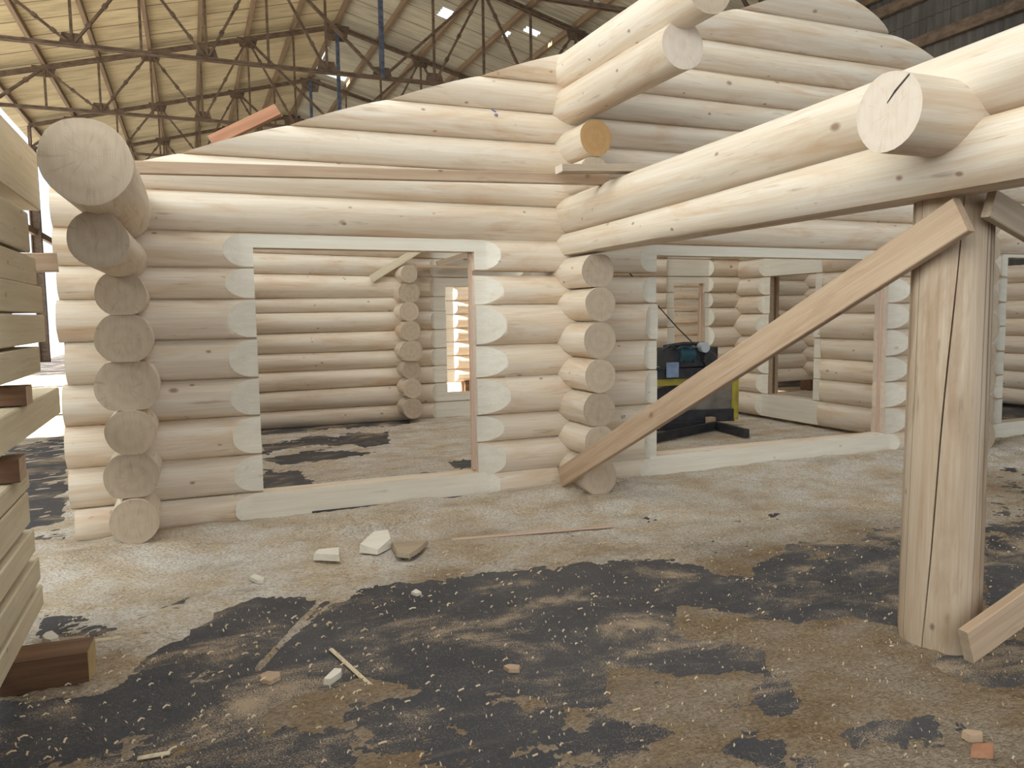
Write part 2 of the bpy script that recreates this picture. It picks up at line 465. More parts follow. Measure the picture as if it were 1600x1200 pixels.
# ---- ground
def floor_mat():
    n = NT('asphalt_floor')
    big = n.noise(n.coords((0.8, 0.8, 0.8), False), 1.0, 5)
    col = n.ramp(big, [(0.3, lin(55, 55, 59)), (0.7, lin(80, 78, 79))])
    fine = n.noise(n.coords((70, 70, 70), False), 1.0, 3)
    col = n.mix(n.math('MULTIPLY', n.ramp(fine, [(0.5, (0, 0, 0)), (0.75, (1, 1, 1))]), 0.35), col, lin(112, 106, 100))
    # thin strewn dust and single flakes
    dust = n.noise(n.coords((1.7, 2.6, 1), False), 1.0, 7, 0.68, 0.4)
    gr = n.noise(n.coords((140, 200, 140), False), 1.0, 3, 0.7)
    m = n.math('ADD', n.math('MULTIPLY', dust, 1.5), gr)
    col = n.mix(n.math('MULTIPLY', n.ramp(m, [(1.26/2, (0, 0, 0)), (1.42/2, (1, 1, 1))]), 1.0) if False else n.ramp(n.math('MULTIPLY', m, 0.5), [(0.66, (0, 0, 0)), (0.72, (1, 1, 1))]), col, lin(168, 148, 124))
    tr = n.noise(n.coords((0.7, 9, 1), False), 1.0, 5, 0.6, 0.5)
    col = n.mix(n.math('MULTIPLY', n.ramp(tr, [(0.60, (0, 0, 0)), (0.68, (1, 1, 1))]), 0.18), col, lin(140, 126, 108))
    for sc, th in ((70, 0.12), (130, 0.15)):
        v = n.new('ShaderNodeTexVoronoi'); v.inputs['Scale'].default_value = sc
        n.link(n.coords((1, 1.7, 1), False), v.inputs['Vector'])
        gate = n.noise(n.coords((5, 5, 5), False), 1.0, 2)
        k = n.math('MULTIPLY', n.math('LESS_THAN', v.outputs['Distance'], th), n.math('GREATER_THAN', gate, 0.5))
        col = n.mix(n.math('MULTIPLY', k, 0.8), col, lin(196, 182, 160))
    n.link(col, n.b.inputs['Base Color']); n.b.inputs['Roughness'].default_value = 0.75
    n.b.inputs['Specular IOR Level'].default_value = 0.35
    n.bump(fine, 0.5, 0.006)
    return n.m
M['asphalt'] = floor_mat()
me = grid_mesh(np.linspace(XL - 0.3, XRW + 0.3, 24), np.linspace(YF, YB, 60), lambda X, Y: 0*X)
o = link('floor', me, M['asphalt']); o['kind'] = 'structure'
M['outside'] = plain('pale_yard', lin(196, 194, 190), lin(150, 150, 152), (0.5, 0.2, 1), 0.9, rand=False)
me = mesh_from([(-90, -60, -0.03), (XL-0.3, -60, -0.03), (XL-0.3, 110, -0.03), (-90, 110, -0.03)], [(0, 1, 2, 3)])
o = link('ground', me, M['outside']); o['kind'] = 'structure'

# ---- steel roof trusses
NP = 7; PAN = 1.386; ZBC = 7.53
def tnode_b(i): return Vector((XR + i*PAN, 0, ZBC))
def tnode_t(i): return Vector((XR + i*PAN, 0, roof_z(XR + i*PAN)))
def bar_mesh(p, q, w, h, lumps=0):
    bm = bmesh.new()
    d = (q - p); L = d.length; x = d.normalized(); y = Vector((0, 1, 0)); z = x.cross(y)
    def box(c, lx, ly, lz):
        vs = [bm.verts.new(c + x*sx*lx/2 + y*sy*ly/2 + z*sz*lz/2) for sx in (-1, 1) for sy in (-1, 1) for sz in (-1, 1)]
        for f in ((0,1,3,2),(4,6,7,5),(0,4,5,1),(2,3,7,6),(0,2,6,4),(1,5,7,3)): bm.faces.new([vs[k] for k in f])
    for sy in (-1, 1):                                     # a pair of angles back to back
        box((p+q)/2 + y*sy*w*0.32, L, w*0.2, h); box((p+q)/2 + y*sy*w*0.38 - z*h*0.42, L, w*0.45, h*0.16)
    for k in range(lumps): box(p + d*((k+1)/(lumps+1)), 0.10, w*1.15, h*1.7)
    return bm_mesh(bm)
def gusset_mesh(c, w, h, up):
    bm = bmesh.new(); pts = [(-w/2, 0), (w/2, 0), (w*0.36, h*up), (-w*0.36, h*up)]
    a = [bm.verts.new(c + Vector((u, -0.012, v))) for u, v in pts]; b = [bm.verts.new(c + Vector((u, 0.012, v))) for u, v in pts]
    bm.faces.new(a); bm.faces.new(b[::-1])
    for k in range(4): bm.faces.new((a[k], a[(k+1) % 4], b[(k+1) % 4], b[k]))
    return bm_mesh(bm)
TP = {}
def make_truss():
    root = empty('roof_truss', (0, 0, 0), 'x', 'truss', 'steel trusses carrying the hall roof')
    ms = M['steel']
    link('bottom_chord', bar_mesh(tnode_b(-NP), tnode_b(NP), 0.12, 0.085), ms, root)
    for s in (-1, 1):
        link('top_chord', bar_mesh(tnode_t(0), tnode_t(s*NP), 0.14, 0.12), ms, root)
        link('end_post', bar_mesh(tnode_b(s*NP), tnode_t(s*NP), 0.14, 0.10), ms, root)
    for i in range(-NP+1, NP):
        w = 0.13 if i == 0 else 0.07
        link('vertical', bar_mesh(tnode_b(i), tnode_t(i), w, w*0.8), M['steel_blue'] if i == 0 else ms, root)
    for s in (-1, 1):
        for i in (1, 3, 5):
            for j in (i-1, i+1):
                if i == 1 and j == 0: continue
                link('diagonal', bar_mesh(tnode_b(s*i), tnode_t(s*j), 0.075, 0.055, 3), ms, root)
        link('diagonal', bar_mesh(tnode_b(0), tnode_t(s*2), 0.085, 0.07, 0), ms, root)
        link('diagonal', bar_mesh(tnode_b(s*NP), tnode_t(s*6), 0.09, 0.07, 2), ms, root)
    for i in (-5, -3, -1, 0, 1, 3, 5):
        link('gusset_plate', gusset_mesh(tnode_b(i), 0.52, 0.26, 1), ms, root)
    for i in (-6, -4, -2, 0, 2, 4, 6):
        link('gusset_plate', gusset_mesh(tnode_t(i) + Vector((0, 0, 0.05)), 0.62 if i else 0.8, 0.3 if i else 0.5, -1), ms, root)
    return root
def copy_thing(root, loc, label):
    r = root.copy(); COL.objects.link(r); r.location = loc; r['label'] = label
    for ch in root.children:
        c = ch.copy(); COL.objects.link(c); c.parent = r; c.matrix_parent_inverse = ch.matrix_parent_inverse
        for g in ch.children:
            d = g.copy(); COL.objects.link(d); d.parent = c; d.matrix_parent_inverse = g.matrix_parent_inverse
    return r
T0 = make_truss()
TY = [13.9, 19.9, 25.9, 31.9, 37.9]
TL = ['steel roof truss straight above the log gable, only its bottom tie showing',
      'nearest fully seen rusty steel roof truss beyond the gable, blue-grey middle post',
      'second rusty steel roof truss beyond the gable, its ridge plate under the roof peak',
      'third rusty steel roof truss beyond the gable, beside the bright roof hole',
      'farthest rusty steel roof truss, just above the sloping gable edge']
T0.location = (0, TY[0], 0); T0['label'] = TL[0]
for y, lb in zip(TY[1:], TL[1:]): copy_thing(T0, (0, y, 0), lb)
# ---- purlins along the hall
for i in range(-NP, NP+1):
    x = XR + i*PAN
    side = 'left' if i < 0 else 'right'
    lb = ('double ridge purlin at the very peak of the hall roof' if i == 0 else
          '%s purlin down from the ridge on the %s roof slope of the hall' % (['', 'first', 'second', 'third', 'fourth', 'fifth', 'sixth', 'lowest'][abs(i)], 'yellowish lit' if i < 0 else 'grey shaded'))
    z = roof_z(x) + 0.15
    board('roof_purlin', (x, YF+0.3, z), (x, YB-0.3, z), (0, 0, 1), 0.16, 0.11, [M['purlin'], M['purlin']], lb, 'purlin', 'roof purlins of the hall')
# ---- columns and girts of the open left side
for k, y in enumerate([13.9, 19.9, 25.9, 31.9, 37.9]):
    bm = bmesh.new()
    for (cx, w, d) in ((0, 0.06, 0.30), (-0.14, 0.26, 0.04), (0.14, 0.26, 0.04)):
        r_ = bmesh.ops.create_cube(bm, size=1); bmesh.ops.scale(bm, vec=(d if cx == 0 else 0.04, w, 7.5), verts=r_['verts'])
        bmesh.ops.translate(bm, vec=(XL + cx, y, 3.75), verts=r_['verts'])
    o = link('hall_column', bm_mesh(bm), M['steel'])
    tag(o, 'steel hall column on the open sunlit side, %s of five' % ['nearest', 'second', 'third', 'fourth', 'farthest'][k], 'column', 'columns of the open hall side')
for z in (4.6, 7.35):
    board('hall_girt', (XL-0.05, 10.6, z), (XL-0.05, YB, z), (0, 0, 1), 0.22, 0.14, [M['purlin'], M['purlin']],
          ('lower' if z < 5 else 'upper') + ' long rail joining the columns of the open hall side', 'rail')
for z in (7.1, 8.05):
    board('wall_girt', (XRW+0.02, YF, z), (XRW+0.02, YB, z), (0, 0, 1), 0.24, 0.12, [M['steel'], M['steel']],
          'dark rail along the grey cladding, ' + ('at the eaves' if z > 8 else 'below the eaves'), 'rail')

# ================================================================== LOG HOUSE
YA, XE, XD = 5.74, 2.89, -0.38
OP1, OP2, OP3 = (0.42, 2.05), (3.71, 6.42), (8.16, 10.2)
PD = 0.105                                   # half thickness of the planed faces
LB = [.035, .262, .533, .808, 1.076, 1.353, 1.626, 1.845, 2.085]
MB_ = [.035, .205, .483, .702, .996, 1.256, 1.57, 1.80, 2.065]
RB = [.035, .225, .50, .76, 1.02, 1.29, 1.55, 1.81, 2.065]
PIER, GABLE = {}, {}
GRP = 'courses of the log house front wall'
def pl(s0, s1, r0, r1, d=PD): return [(s0, s1, d, -1, r0, r1), (s0, s1, d, 1, r0, r1)]
M3 = [M['log'], M['end'], M['planed']]; MP = [M['log'], M['end_pale'], M['planed']]
# sill, full length, cut flat across the openings
planes = []; flats = []
for a, b in (OP1, OP2, OP3):
    planes += pl(a - 0.04, b + 0.05, 0.16, 0.12)
    flats.append((a, b, 0.245, 't'))
log_obj('front_log', 'long bottom sill log of the front wall, cut flat across the openings', GRP, 'x', YA, -0.76, 11.2, (LB[0], LB[1]), (RB[0], RB[1]), rk=0.62, planes=planes, flats=flats)
for i in range(1, 7):
    j = random.uniform(-.03, .03)
    log_obj('front_log', nth(i) + ' in the front wall between corner log ends and first opening', GRP, 'x', YA,
            -0.76 + j, OP1[0], mats=MP, z0=(LB[i], LB[i+1]), z1=(LB[i], LB[i+1]), planes=pl(OP1[0]-0.03, OP1[0]+1, 0.165, 0.05))
    e = i
    PIER[i] = log_obj('front_log', nth(i) + ' in the front wall pier between the two wide openings', GRP, 'x', YA,
            OP1[1], OP2[0], (MB_[i], MB_[i+1]), (MB_[i], MB_[i+1]), mats=MP,
            planes=pl(OP1[1]-1, OP1[1]+0.03, 0.05, 0.2+random.uniform(-.02,.04)) + pl(OP2[0]-0.05, OP2[0]+1, 0.12, 0.05))
    log_obj('front_log', nth(i) + ' in the front wall pier behind the big round post', GRP, 'x', YA,
            OP2[1], OP3[0], (RB[i], RB[i+1]), (RB[i], RB[i+1]), mats=MP,
            planes=pl(OP2[1]-1, OP2[1]+0.05, 0.05, 0.18) + pl(OP3[0]-0.05, OP3[0]+1, 0.18, 0.05))
planes = []; flats = []
for a, b in (OP1, OP2, OP3):
    planes += pl(a - 0.05, b + 0.07, 0.15, 0.13); flats.append((a, b, 1.982 if a < 8 else 2.03, 'b'))
log_obj('front_log', 'lintel log of the front wall, planed pale above the openings', GRP, 'x', YA, -0.78, 11.2, (LB[7], LB[8]), (RB[7], RB[8]), planes=planes, flats=flats)
board('dark_gap_strip', (0.75, YA-.13, .045), (2.72, YA-.125, .035), (0, 1, 0.3), .14, .05, [M['blackish'], M['blackish']], 'added dark strip in the gap under the sill log below the first opening', 'strip')  # dark strip added for the shadow gap under the sill log
# the courses above the lintel; the upper ones cut along the roof slope
GL = [2.085, 2.348, 2.598, 2.835, 3.075, 3.318, 3.575, 3.83, 4.13, 4.44]
GR = [2.065, 2.343, 2.62, 2.90, 3.117, 3.339, 3.563, 3.831, 4.133, 4.44]
cutL = lambda z: (z - 2.60) / 0.335
cutR = lambda z: (6.51 - z) / 0.375
GLAB = ['first full-length log above the lintel log of the front wall', 'second log above the lintel log, lowest one cut to the roof slope',
        'third log above the lintel log in the gable', 'fourth log above the lintel log in the gable', 'fifth log above the lintel log in the gable',
        'sixth log above the lintel log, meeting the lower of two high jutting purlins', 'seventh log above the lintel log, behind the upper jutting purlin',
        'eighth log above the lintel log, next to the gable peak', 'topmost short log of the gable peak']
for i in range(9):
    zl, zr = (GL[i], GL[i+1]), (GR[i], GR[i+1])
    if i == 0: log_obj('front_log', GLAB[0], GRP, 'x', YA, -0.78, 11.2, zl, zr)
    else:
        a0 = max(-0.78, cutL(sum(zl)/2)); a1 = min(11.2, cutR(sum(zr)/2))
        e0 = (lambda z: max(-0.80, cutL(z)))
        GABLE[i] = log_obj('gable_log', GLAB[i], 'gable logs cut to the roof slope', 'x', YA, a0, a1, zl, zr, rk=.535, e0=e0, e1=(lambda z: min(11.2, cutR(z))))

def pencil_text(txt, owner, px, py, Y, size):
    c = bpy.data.curves.new('pencil_mark', 'FONT'); c.body = txt; c.size = size; c.extrude = 0.0008
    t = bpy.data.objects.new('pencil_mark', c); COL.objects.link(t)
    bpy.context.view_layer.update()
    me = bpy.data.meshes.new_from_object(t.evaluated_get(bpy.context.evaluated_depsgraph_get()))
    bpy.data.objects.remove(t)
    p = onY(px, py, Y)
    o = link('pencil_mark', me, M['mark'], None, Matrix.Translation(p) @ Matrix.Rotation(math.pi/2, 4, 'X'))
    o.parent = owner; o.matrix_parent_inverse = owner.matrix_world.inverted(); o['label'] = 'pencilled course number'
M['mark'] = plain('pencil', lin(96, 88, 84), None)
M['crayon'] = plain('blue_crayon', lin(92, 104, 150), None)
bpy.context.view_layer.update()
pencil_text('07.', PIER[2], 970.5, 654.5, YA - .151, .042)
for k, (q0, q1) in enumerate((((768, 171), (775, 175)), ((773.5, 178), (774, 181)), ((776.5, 178), (777, 181)))):
    o = link('crayon_mark', tube_mesh([onY(*q0, YA - .121), onY(*q1, YA - .126)], .0045, 6), M['crayon'])
    o.parent = GABLE[3]; o.matrix_parent_inverse = GABLE[3].matrix_world.inverted()
# corner log ends (the wall running back from the left corner)
zD = [.10, .395, .665, .94, 1.24, 1.525, 1.775]
for i in range(6):
    h = zD[i+1] - zD[i]
    r = [.142, .158, .145, .182, .162, .142][i]
    log_obj('corner_log', nth(i) + ' in the stack of round log ends at the house corner', 'log ends at the house corner', 'y', XD,
            5.22 + random.uniform(-.03, .03), 10.9, (zD[i], zD[i+1]), (zD[i]-.03, zD[i+1]-.03), rr=(r, r*0.9), mats=M3)
log_obj('corner_log', 'medium corner log jutting out below the thickest one', 'log ends at the house corner', 'y', XD, 4.12, 10.9, (1.745, 2.005), (1.80, 2.05), rr=(.132, .135))
log_obj('corner_log', 'thickest corner log, jutting farthest out at the top of the corner', 'log ends at the house corner', 'y', XD, 3.80, 10.9, (1.95, 2.40), (2.04, 2.42), rr=(.183, .15))

# centre cross wall: log ends in front of the pier
zE = [.075, .365, .625, .878, 1.145, 1.43, 1.695, 1.94]
for i in range(7):
    r = [.148, .132, .14, .132, .14, .13, .138][i]
    log_obj('cross_log', nth(i) + ' in the stack of round ends between the two openings', 'log ends between the two openings', 'y', XE,
            5.19 + random.uniform(-.03, .03), 6.15, (zE[i], zE[i+1]), (zE[i], zE[i+1]), rr=(r, r))
# long porch beams running out over the post
log_obj('porch_beam', 'lower of two long porch beams, resting on the big round post', 'long porch beams', 'y', XE, 0.95, 6.2, (1.955, 2.235), (1.965, 2.115), rr=(.168, .125))
log_obj('porch_beam', 'upper of two long porch beams, with a saddle for the cross log', 'long porch beams', 'y', XE, 0.95, 6.2, (2.235, 2.55), (2.115, 2.41), rr=(.168, .152))
log_obj('short_wall_log', 'low flattened short log end just above the long porch beams', 'short log ends over the porch beams', 'y', XE, 5.27, 6.15, (2.43, 2.69), (2.43, 2.69), rr=(.125, .125))
log_obj('short_wall_log', 'short log with fresh orange round end below the jutting purlins', 'short log ends over the porch beams', 'y', XE, 5.25, 6.15, (2.68, 2.955), (2.68, 2.955), rr=(.135, .135), mats=[M['log'], M['end_orange'], M['planed']])
log_obj('house_purlin', 'lower of two high purlins jutting from the gable, pale round end', 'purlins jutting from the gable', 'y', XE, 4.13, 6.3, (2.985, 3.30), (3.0, 3.28), rr=(.15, .15), mats=[M['log'], M['end_pale'], M['planed']])
log_obj('house_purlin', 'upper of two high purlins jutting from the gable, touching the top edge', 'purlins jutting from the gable', 'y', XE, 3.86, 6.3, (3.22, 3.55), (3.28, 3.57), rr=(.155, .15))
# cross log over the post
XLOG = log_obj('porch_cross_log', 'short thick cross log with white sawn end, saddled across the porch beams', None, 'x', 2.19, 2.46, 4.4, (2.09, 2.385), (2.09, 2.385), rr=(.148, .148), mats=[M['log'], M['end_pale'], M['planed']])
bpy.context.view_layer.update()
o = link('drying_crack', tube_mesh([(2.4585, 2.20, 2.27), (2.4585, 2.165, 2.305), (2.4585, 2.105, 2.35)], [.0015, .004, .003], 6), M['blackish'])
o.parent = XLOG; o.matrix_parent_inverse = XLOG.matrix_world.inverted()
# cross wall at the second opening's far side (its window looks out to the right)
XF = 7.30
FBz = [.045, .354, .63, .89, 1.146, 1.446, 1.70, 1.95, 2.2, 2.45]
WY = (7.46, 8.28)
for i in range(9):
    z = (FBz[i], FBz[i+1])
    g = 'logs of the inner cross wall with a window'
    if 1 <= i <= 6:
        log_obj('cross_log', nth(i) + ' of the inner cross wall, nearer side of its window', g, 'y', XF, 5.24, WY[0], z, z, planes=pl(WY[0]-.10, WY[0]+1, .07, .05))
        log_obj('cross_log', nth(i) + ' of the inner cross wall, farther side of its window', g, 'y', XF, WY[1], 9.35, z, z, planes=pl(WY[1]-1, WY[1]+.1, .05, .07))
    else:
        log_obj('cross_log', nth(i) + ' of the inner cross wall, passing its window', g, 'y', XF, 5.24, 9.35, z, z, planes=pl(WY[0]-.1, WY[1]+.1, .06, .06))
# back wall of the left room
YC = 10.72
CB = [.0, .241, .50, .77, 1.004, 1.273, 1.547, 1.744, 2.09, 2.36, 2.62]
CB2 = [.0, .238, .518, .764, 1.02, 1.286, 1.551, 1.762, 2.0, 2.26, 2.5]
CO = (3.40, 4.35)
for i in range(10):
    g = 'logs of the far back wall'
    zl = (CB[i], CB[i+1]); zr = (CB2[i], CB2[i+1])
    if 2 <= i <= 6:
        log_obj('back_log', nth(i) + ' of the far back wall seen through the first opening', g, 'x', YC, -.75, CO[0], zl, zr, planes=pl(CO[0]-.16, CO[0]+1, .09, .05))
        log_obj('back_log', nth(i) + ' of the far back wall, beyond its narrow opening', g, 'x', YC, CO[1], 5.6, zr, zr, planes=pl(CO[1]-1, CO[1]+.12, .05, .09))
    else:
        fl = [(CO[0], CO[1], 0.36, 't')] if i == 1 else ([(CO[0], CO[1], 1.905, 'b')] if i == 7 else [])
        log_obj('back_log', nth(i) + ' of the far back wall, passing its narrow opening', g, 'x', YC, -.75, 5.6, zl, zr, planes=pl(CO[0]-.16, CO[1]+.16, .09, .09), flats=fl)
eb = [(.214, .14), (.497, .135), (.746, .132), (.993, .158), (1.292, .14), (1.546, .135), (1.808, .15), (2.06, .118)]
for i, (zc, r) in enumerate(eb):
    zb = .07 if i == 0 else (eb[i-1][0] + zc)/2; zt = zc + r if i == 7 else (zc + eb[i+1][0])/2
    log_obj('back_log_end', nth(i) + ' in the stack of round ends at the far back wall', 'log ends at the far back wall', 'y', 2.775, 10.28 + random.uniform(-.03, .03), 11.1, (zb, zt), (zb, zt), rr=(r, r))
# back wall of the right room
YC2 = 9.0
C2B = [.05, .30, .55, .78, 1.0, 1.281, 1.542, 1.758, 1.977, 2.215, 2.45]
C2O = (6.13, 6.64)
for i in range(10):
    z = (C2B[i], C2B[i+1]); g = 'logs behind the sawmill'
    if 3 <= i <= 6:
        log_obj('inner_log', nth(i) + ' in the wall behind the sawmill, near side of its gap', g, 'x', YC2, 4.75, C2O[0], z, z, planes=pl(C2O[0]-.1, C2O[0]+1, .06, .05))
        log_obj('inner_log', nth(i) + ' in the wall behind the sawmill, far side of its gap', g, 'x', YC2, C2O[1], 7.62, z, z, planes=pl(C2O[1]-1, C2O[1]+.06, .05, .05))
    else:
        fl = [(C2O[0], C2O[1], 1.885, 'b')] if i == 7 else []
        log_obj('inner_log', nth(i) + ' behind the sawmill, whole above or below the gap', g, 'x', YC2, 4.75, 7.62, z, z, planes=pl(C2O[0]-.1, C2O[1]+.06, .06, .05), flats=fl)
# farther log walls glimpsed through the inner openings; they stand on blocks, a gap of daylight under them
GBz = [.22, .46, .72, .98, 1.24, 1.5, 1.76, 2.02, 2.28]
for i in range(8):
    z = (GBz[i], GBz[i+1])
    log_obj('distant_log', nth(i) + ' of the distant log wall seen through the narrow opening', 'logs of the distant walls', 'x', 14.0, 4.42, 12.4, z, z, planes=pl(4.0, 4.58, .05, .08))
    z2 = (z[0] + .12, z[1] + .12)
    log_obj('distant_log_end', nth(i) + ' in the distant log-end stack through the narrow opening', 'logs of the distant walls', 'y', 5.28, 13.45, 14.5, z2, z2)
    log_obj('distant_log', nth(i) + ' of the log wall glimpsed through the inner window', 'logs of the distant walls', 'x', 10.9, 9.35, 11.3, z, z)
    log_obj('distant_log_end', nth(i) + ' in the log-end stack glimpsed through the inner window', 'logs of the distant walls', 'y', 10.35, 10.4, 11.3, z2, z2)
    z3 = (z[0] - .17, z[1] - .17)
    log_obj('distant_log', nth(i) + ' of the end wall glimpsed just beyond the post', 'logs of the distant walls', 'y', 11.35, 5.3, 10.6, z3, z3)

for X, Y, nm in ((4.95, 14.0, 'under the distant log wall past the narrow opening'), (8.5, 14.0, 'far along under the distant log wall'), (10.62, 11.0, 'under the log wall past the inner window')):
    board('support_block', (X-.16, Y, .105), (X+.2, Y, .105), (0, 1, 0), .26, .22, [M['bearer'], M['bearer']], 'dark wooden block ' + nm, 'block')
# jamb splines: thin reddish battens in the grooves of the opening sides
def batten(x, y, z0, z1, label): 
    board('jamb_batten', (x, y, z0), (x, y, z1), (0, 1, 0), 0.035, 0.03, [M['pink'], M['pink']], label, 'batten', 'reddish battens in the opening jambs')
batten(OP1[1] - 0.008, YA + .0, .26, 1.975, 'reddish batten let into the far jamb of the first opening')
batten(OP2[1] - 0.008, YA + .0, .26, 1.975, 'reddish batten let into the far jamb of the second opening')
batten(C2O[1] - 0.008, YC2, 1.0, 1.88, 'thin dark batten in the gap jamb behind the sawmill')
board('jamb_batten', (XF, WY[1]-.008, .37), (XF, WY[1]-.008, 1.94), (1, 0, 0), 0.022, 0.03, [M['bearer'], M['bearer']], 'dark reddish batten in the jamb of the inner window', 'batten', 'reddish battens in the opening jambs')

# ------------------------------------------------------------------ big post and loose boards
def post_mesh():
    """round post, a little thinner at the top, with a long drying crack winding slightly up its near side"""
    bm = bmesh.new(); N = 56; rings = []
    H_ = 1.99
    face = math.atan2(-2.37, -3.06)             # direction of the side that shows
    for i in range(31):
        t = i / 30; z = H_ * t; r0 = 0.167 - 0.012*t
        if i == 0: r0 -= 0.006
        crack = face - 0.40 + 0.62*t + 0.02*math.sin(9*t)
        wd_ = 0.022*(1 - abs(t-.45)**3*4)
        ang = [(crack - wd_, 1), (crack, 0), (crack + wd_, 1)]
        ang += [(crack + wd_ + (2*math.pi - 2*wd_)*(k+1)/(N-2), 1) for k in range(N-3)]
        rg = []
        for a, full in ang:
            r = r0*(1+.012*math.sin(3*a+z)+.008*math.sin(5*a-1.3*z)) - (0 if full else .03*wd_/.022)
            # local x = up, local y = world y, local z = -world x
            rg.append(bm.verts.new((z - H_/2, r*math.sin(a), -r*math.cos(a))))
        rings.append(rg)
    for i in range(30):
        for k in range(N): bm.faces.new((rings[i][k], rings[i][(k+1) % N], rings[i+1][(k+1) % N], rings[i+1][k]))
    for rg in (rings[0], rings[-1]): f = bm.faces.new(rg); f.material_index = 1
    return bm_mesh(bm)
mw = Matrix(((0, 0, -1, 3.06), (0, 1, 0, 2.37), (1, 0, 0, 0.995), (0, 0, 0, 1)))
o = link('porch_post', post_mesh(), [M['post'], M['end']], None, mw)
tag(o, 'big round upright post carrying the porch beams', 'post')

b2 = [M['board'], M['board']]
p0 = onX(878, 746, 2.675); p1 = onX(1506, 335, 2.862)
board('brace_board', p0, p1, (0, 0.3, 1), 0.155, 0.045, b2, 'long diagonal board bracing the big post down to the wall foot', 'board', warp=0.0)
p0 = onY(1545, 318, 2.155); p1 = onY(1820, 482, 2.155); p1 = p0 + (p1 - p0) * ((p0.z - .06)/(p0.z - p1.z))
board('brace_board', p0, p1, (0.3, 0, 1), 0.115, 0.04, [M['board_grey'], M['board_grey']], 'greyish board nailed at the top of the post, sloping down', 'board')
p0 = onY(1509, 1010, 2.10); p1 = onY(1760, 830, 2.10); p1 = p0 + (p1 - p0) * (1.35/(p1.z - p0.z))
board('brace_board', p0, p1, (-0.3, 0, 1), 0.15, 0.045, [M['board'], M['board_grey']], 'brown board nailed at the foot of the post, sloping up', 'board')
# long strip and a short board laid across the corner log and the porch beams
board('long_batten', (-0.30, 5.05, 2.375), (2.84, 4.98, 2.455), (0, 0, 1), 0.072, 0.05, [M['board'], M['board']], 'long pinkish strip lying from the corner log to the porch beams', 'strip', warp=0.0)
board('short_board', (2.36, 4.80, 2.475), (3.05, 4.74, 2.505), (0, 1, 0), 0.13, 0.05, [M['board_grey'], M['end_pale']], 'short grey board with white end on the upper porch beam', 'board')
p0 = onY(330, 222, 6.9); p1 = onY(434, 172, 6.9)
board('roof_board', p0, p1, (0, 0.2, 1), 0.10, 0.05, [M['board_red'], M['board_red']], 'reddish board poking up behind the sloping gable edge', 'board')
board('rafter_stick', onY(580, 436, 10.53), onY(690, 368, 10.45), (0, 0, 1), 0.10, 0.05, [M['timber'], M['timber']], 'pale stick leaning on the far back wall beside its log ends', 'board')
board('rafter_stick', onY(683, 413, 10.52), onY(800, 376, 10.52), (0, 0, 1), 0.09, 0.05, [M['board_grey'], M['board_grey']], 'greyish stick leaning on the far back wall above its narrow opening', 'board')
board('thin_board', onY(650, 416, 10.45), onY(780, 420, 10.45), (0, 1, 0.2), 0.16, 0.03, [M['board'], M['board']], 'thin board lying along the top of the far back wall', 'board')

# ------------------------------------------------------------------ stack of squared timbers by the camera
TM = [M['timber'], M['timber_end']]
rows = [(57, 238, 325, 'topmost thick squared timber of the stack, notched underneath'), (43, 332, 393, 'second timber from the top of the stack, under the thick one'),
        (55, 403, 446, 'third timber from the top of the squared stack'), (65, 448, 489, 'fourth timber from the top of the squared stack'),
        (69, 492, 534, 'fifth timber from the top, sticking out a little over the gap'), (61, 541, 582, 'timber resting above the upper dark bearer'),
        (92, 605, 648, 'longest squared timber, sticking out past the rest at mid height'), (44, 733, 765, 'timber just below the lower dark bearer'),
        (44, 768, 822, 'fourth timber from the bottom of the squared stack'), (53, 826, 866, 'third timber from the bottom of the squared stack'),
        (61, 869, 910, 'second timber from the bottom of the squared stack'), (66, 912, 950, 'bottom timber of the squared stack')]
for i, (x, a, b, lb) in enumerate(rows):
    XS = -0.72 + random.uniform(-.006, .006)
    e = onX(x, a, XS); e2 = onX(x, b, XS)
    h = e.z - e2.z; W = 0.16 if i else 0.2
    sk = random.uniform(-.012, .012)
    zc = (e.z + e2.z)/2
    y0 = 0.75
    o = board('squared_timber', (XS - W/2, y0, zc + sk), (XS - W/2, e.y, zc), (1, 0, 0), W, h, TM, lb, 'timber', 'squared timbers stacked beside the camera', bev=0.006)
for (x, y, zc, h, lb) in ((50, 616, 1.165, .085, 'upper dark bearer between the stacked timbers'), (40, 720, .875, .10, 'lower dark bearer between the stacked timbers')):
    e = onX(x, y, -0.70)
    board('bearer', (-0.69, e.y - .12, zc), (-1.4, e.y - .12, zc), (0, 1, 0), .14, h, [M['bearer'], M['board']], lb, 'bearer', 'dark bearers in the timber stack')
e = onX(76, 408, -0.70)
board('bearer', (e.x + .03, e.y + 0.1, e.z), (-1.4, e.y + .0, e.z - .03), (0, 0, 1), .10, .12, [M['board'], M['board']], 'light bearer end poking out beside the top of the stack', 'bearer', 'dark bearers in the timber stack')
board('floor_bearer', (-1.45, 3.62, .072), (-0.452, 3.565, .072), (0, 1, 0), .17, .142, [M['bearer'], M['timber_end']], 'dark brown bearer block on the floor under the timber stack', 'bearer')

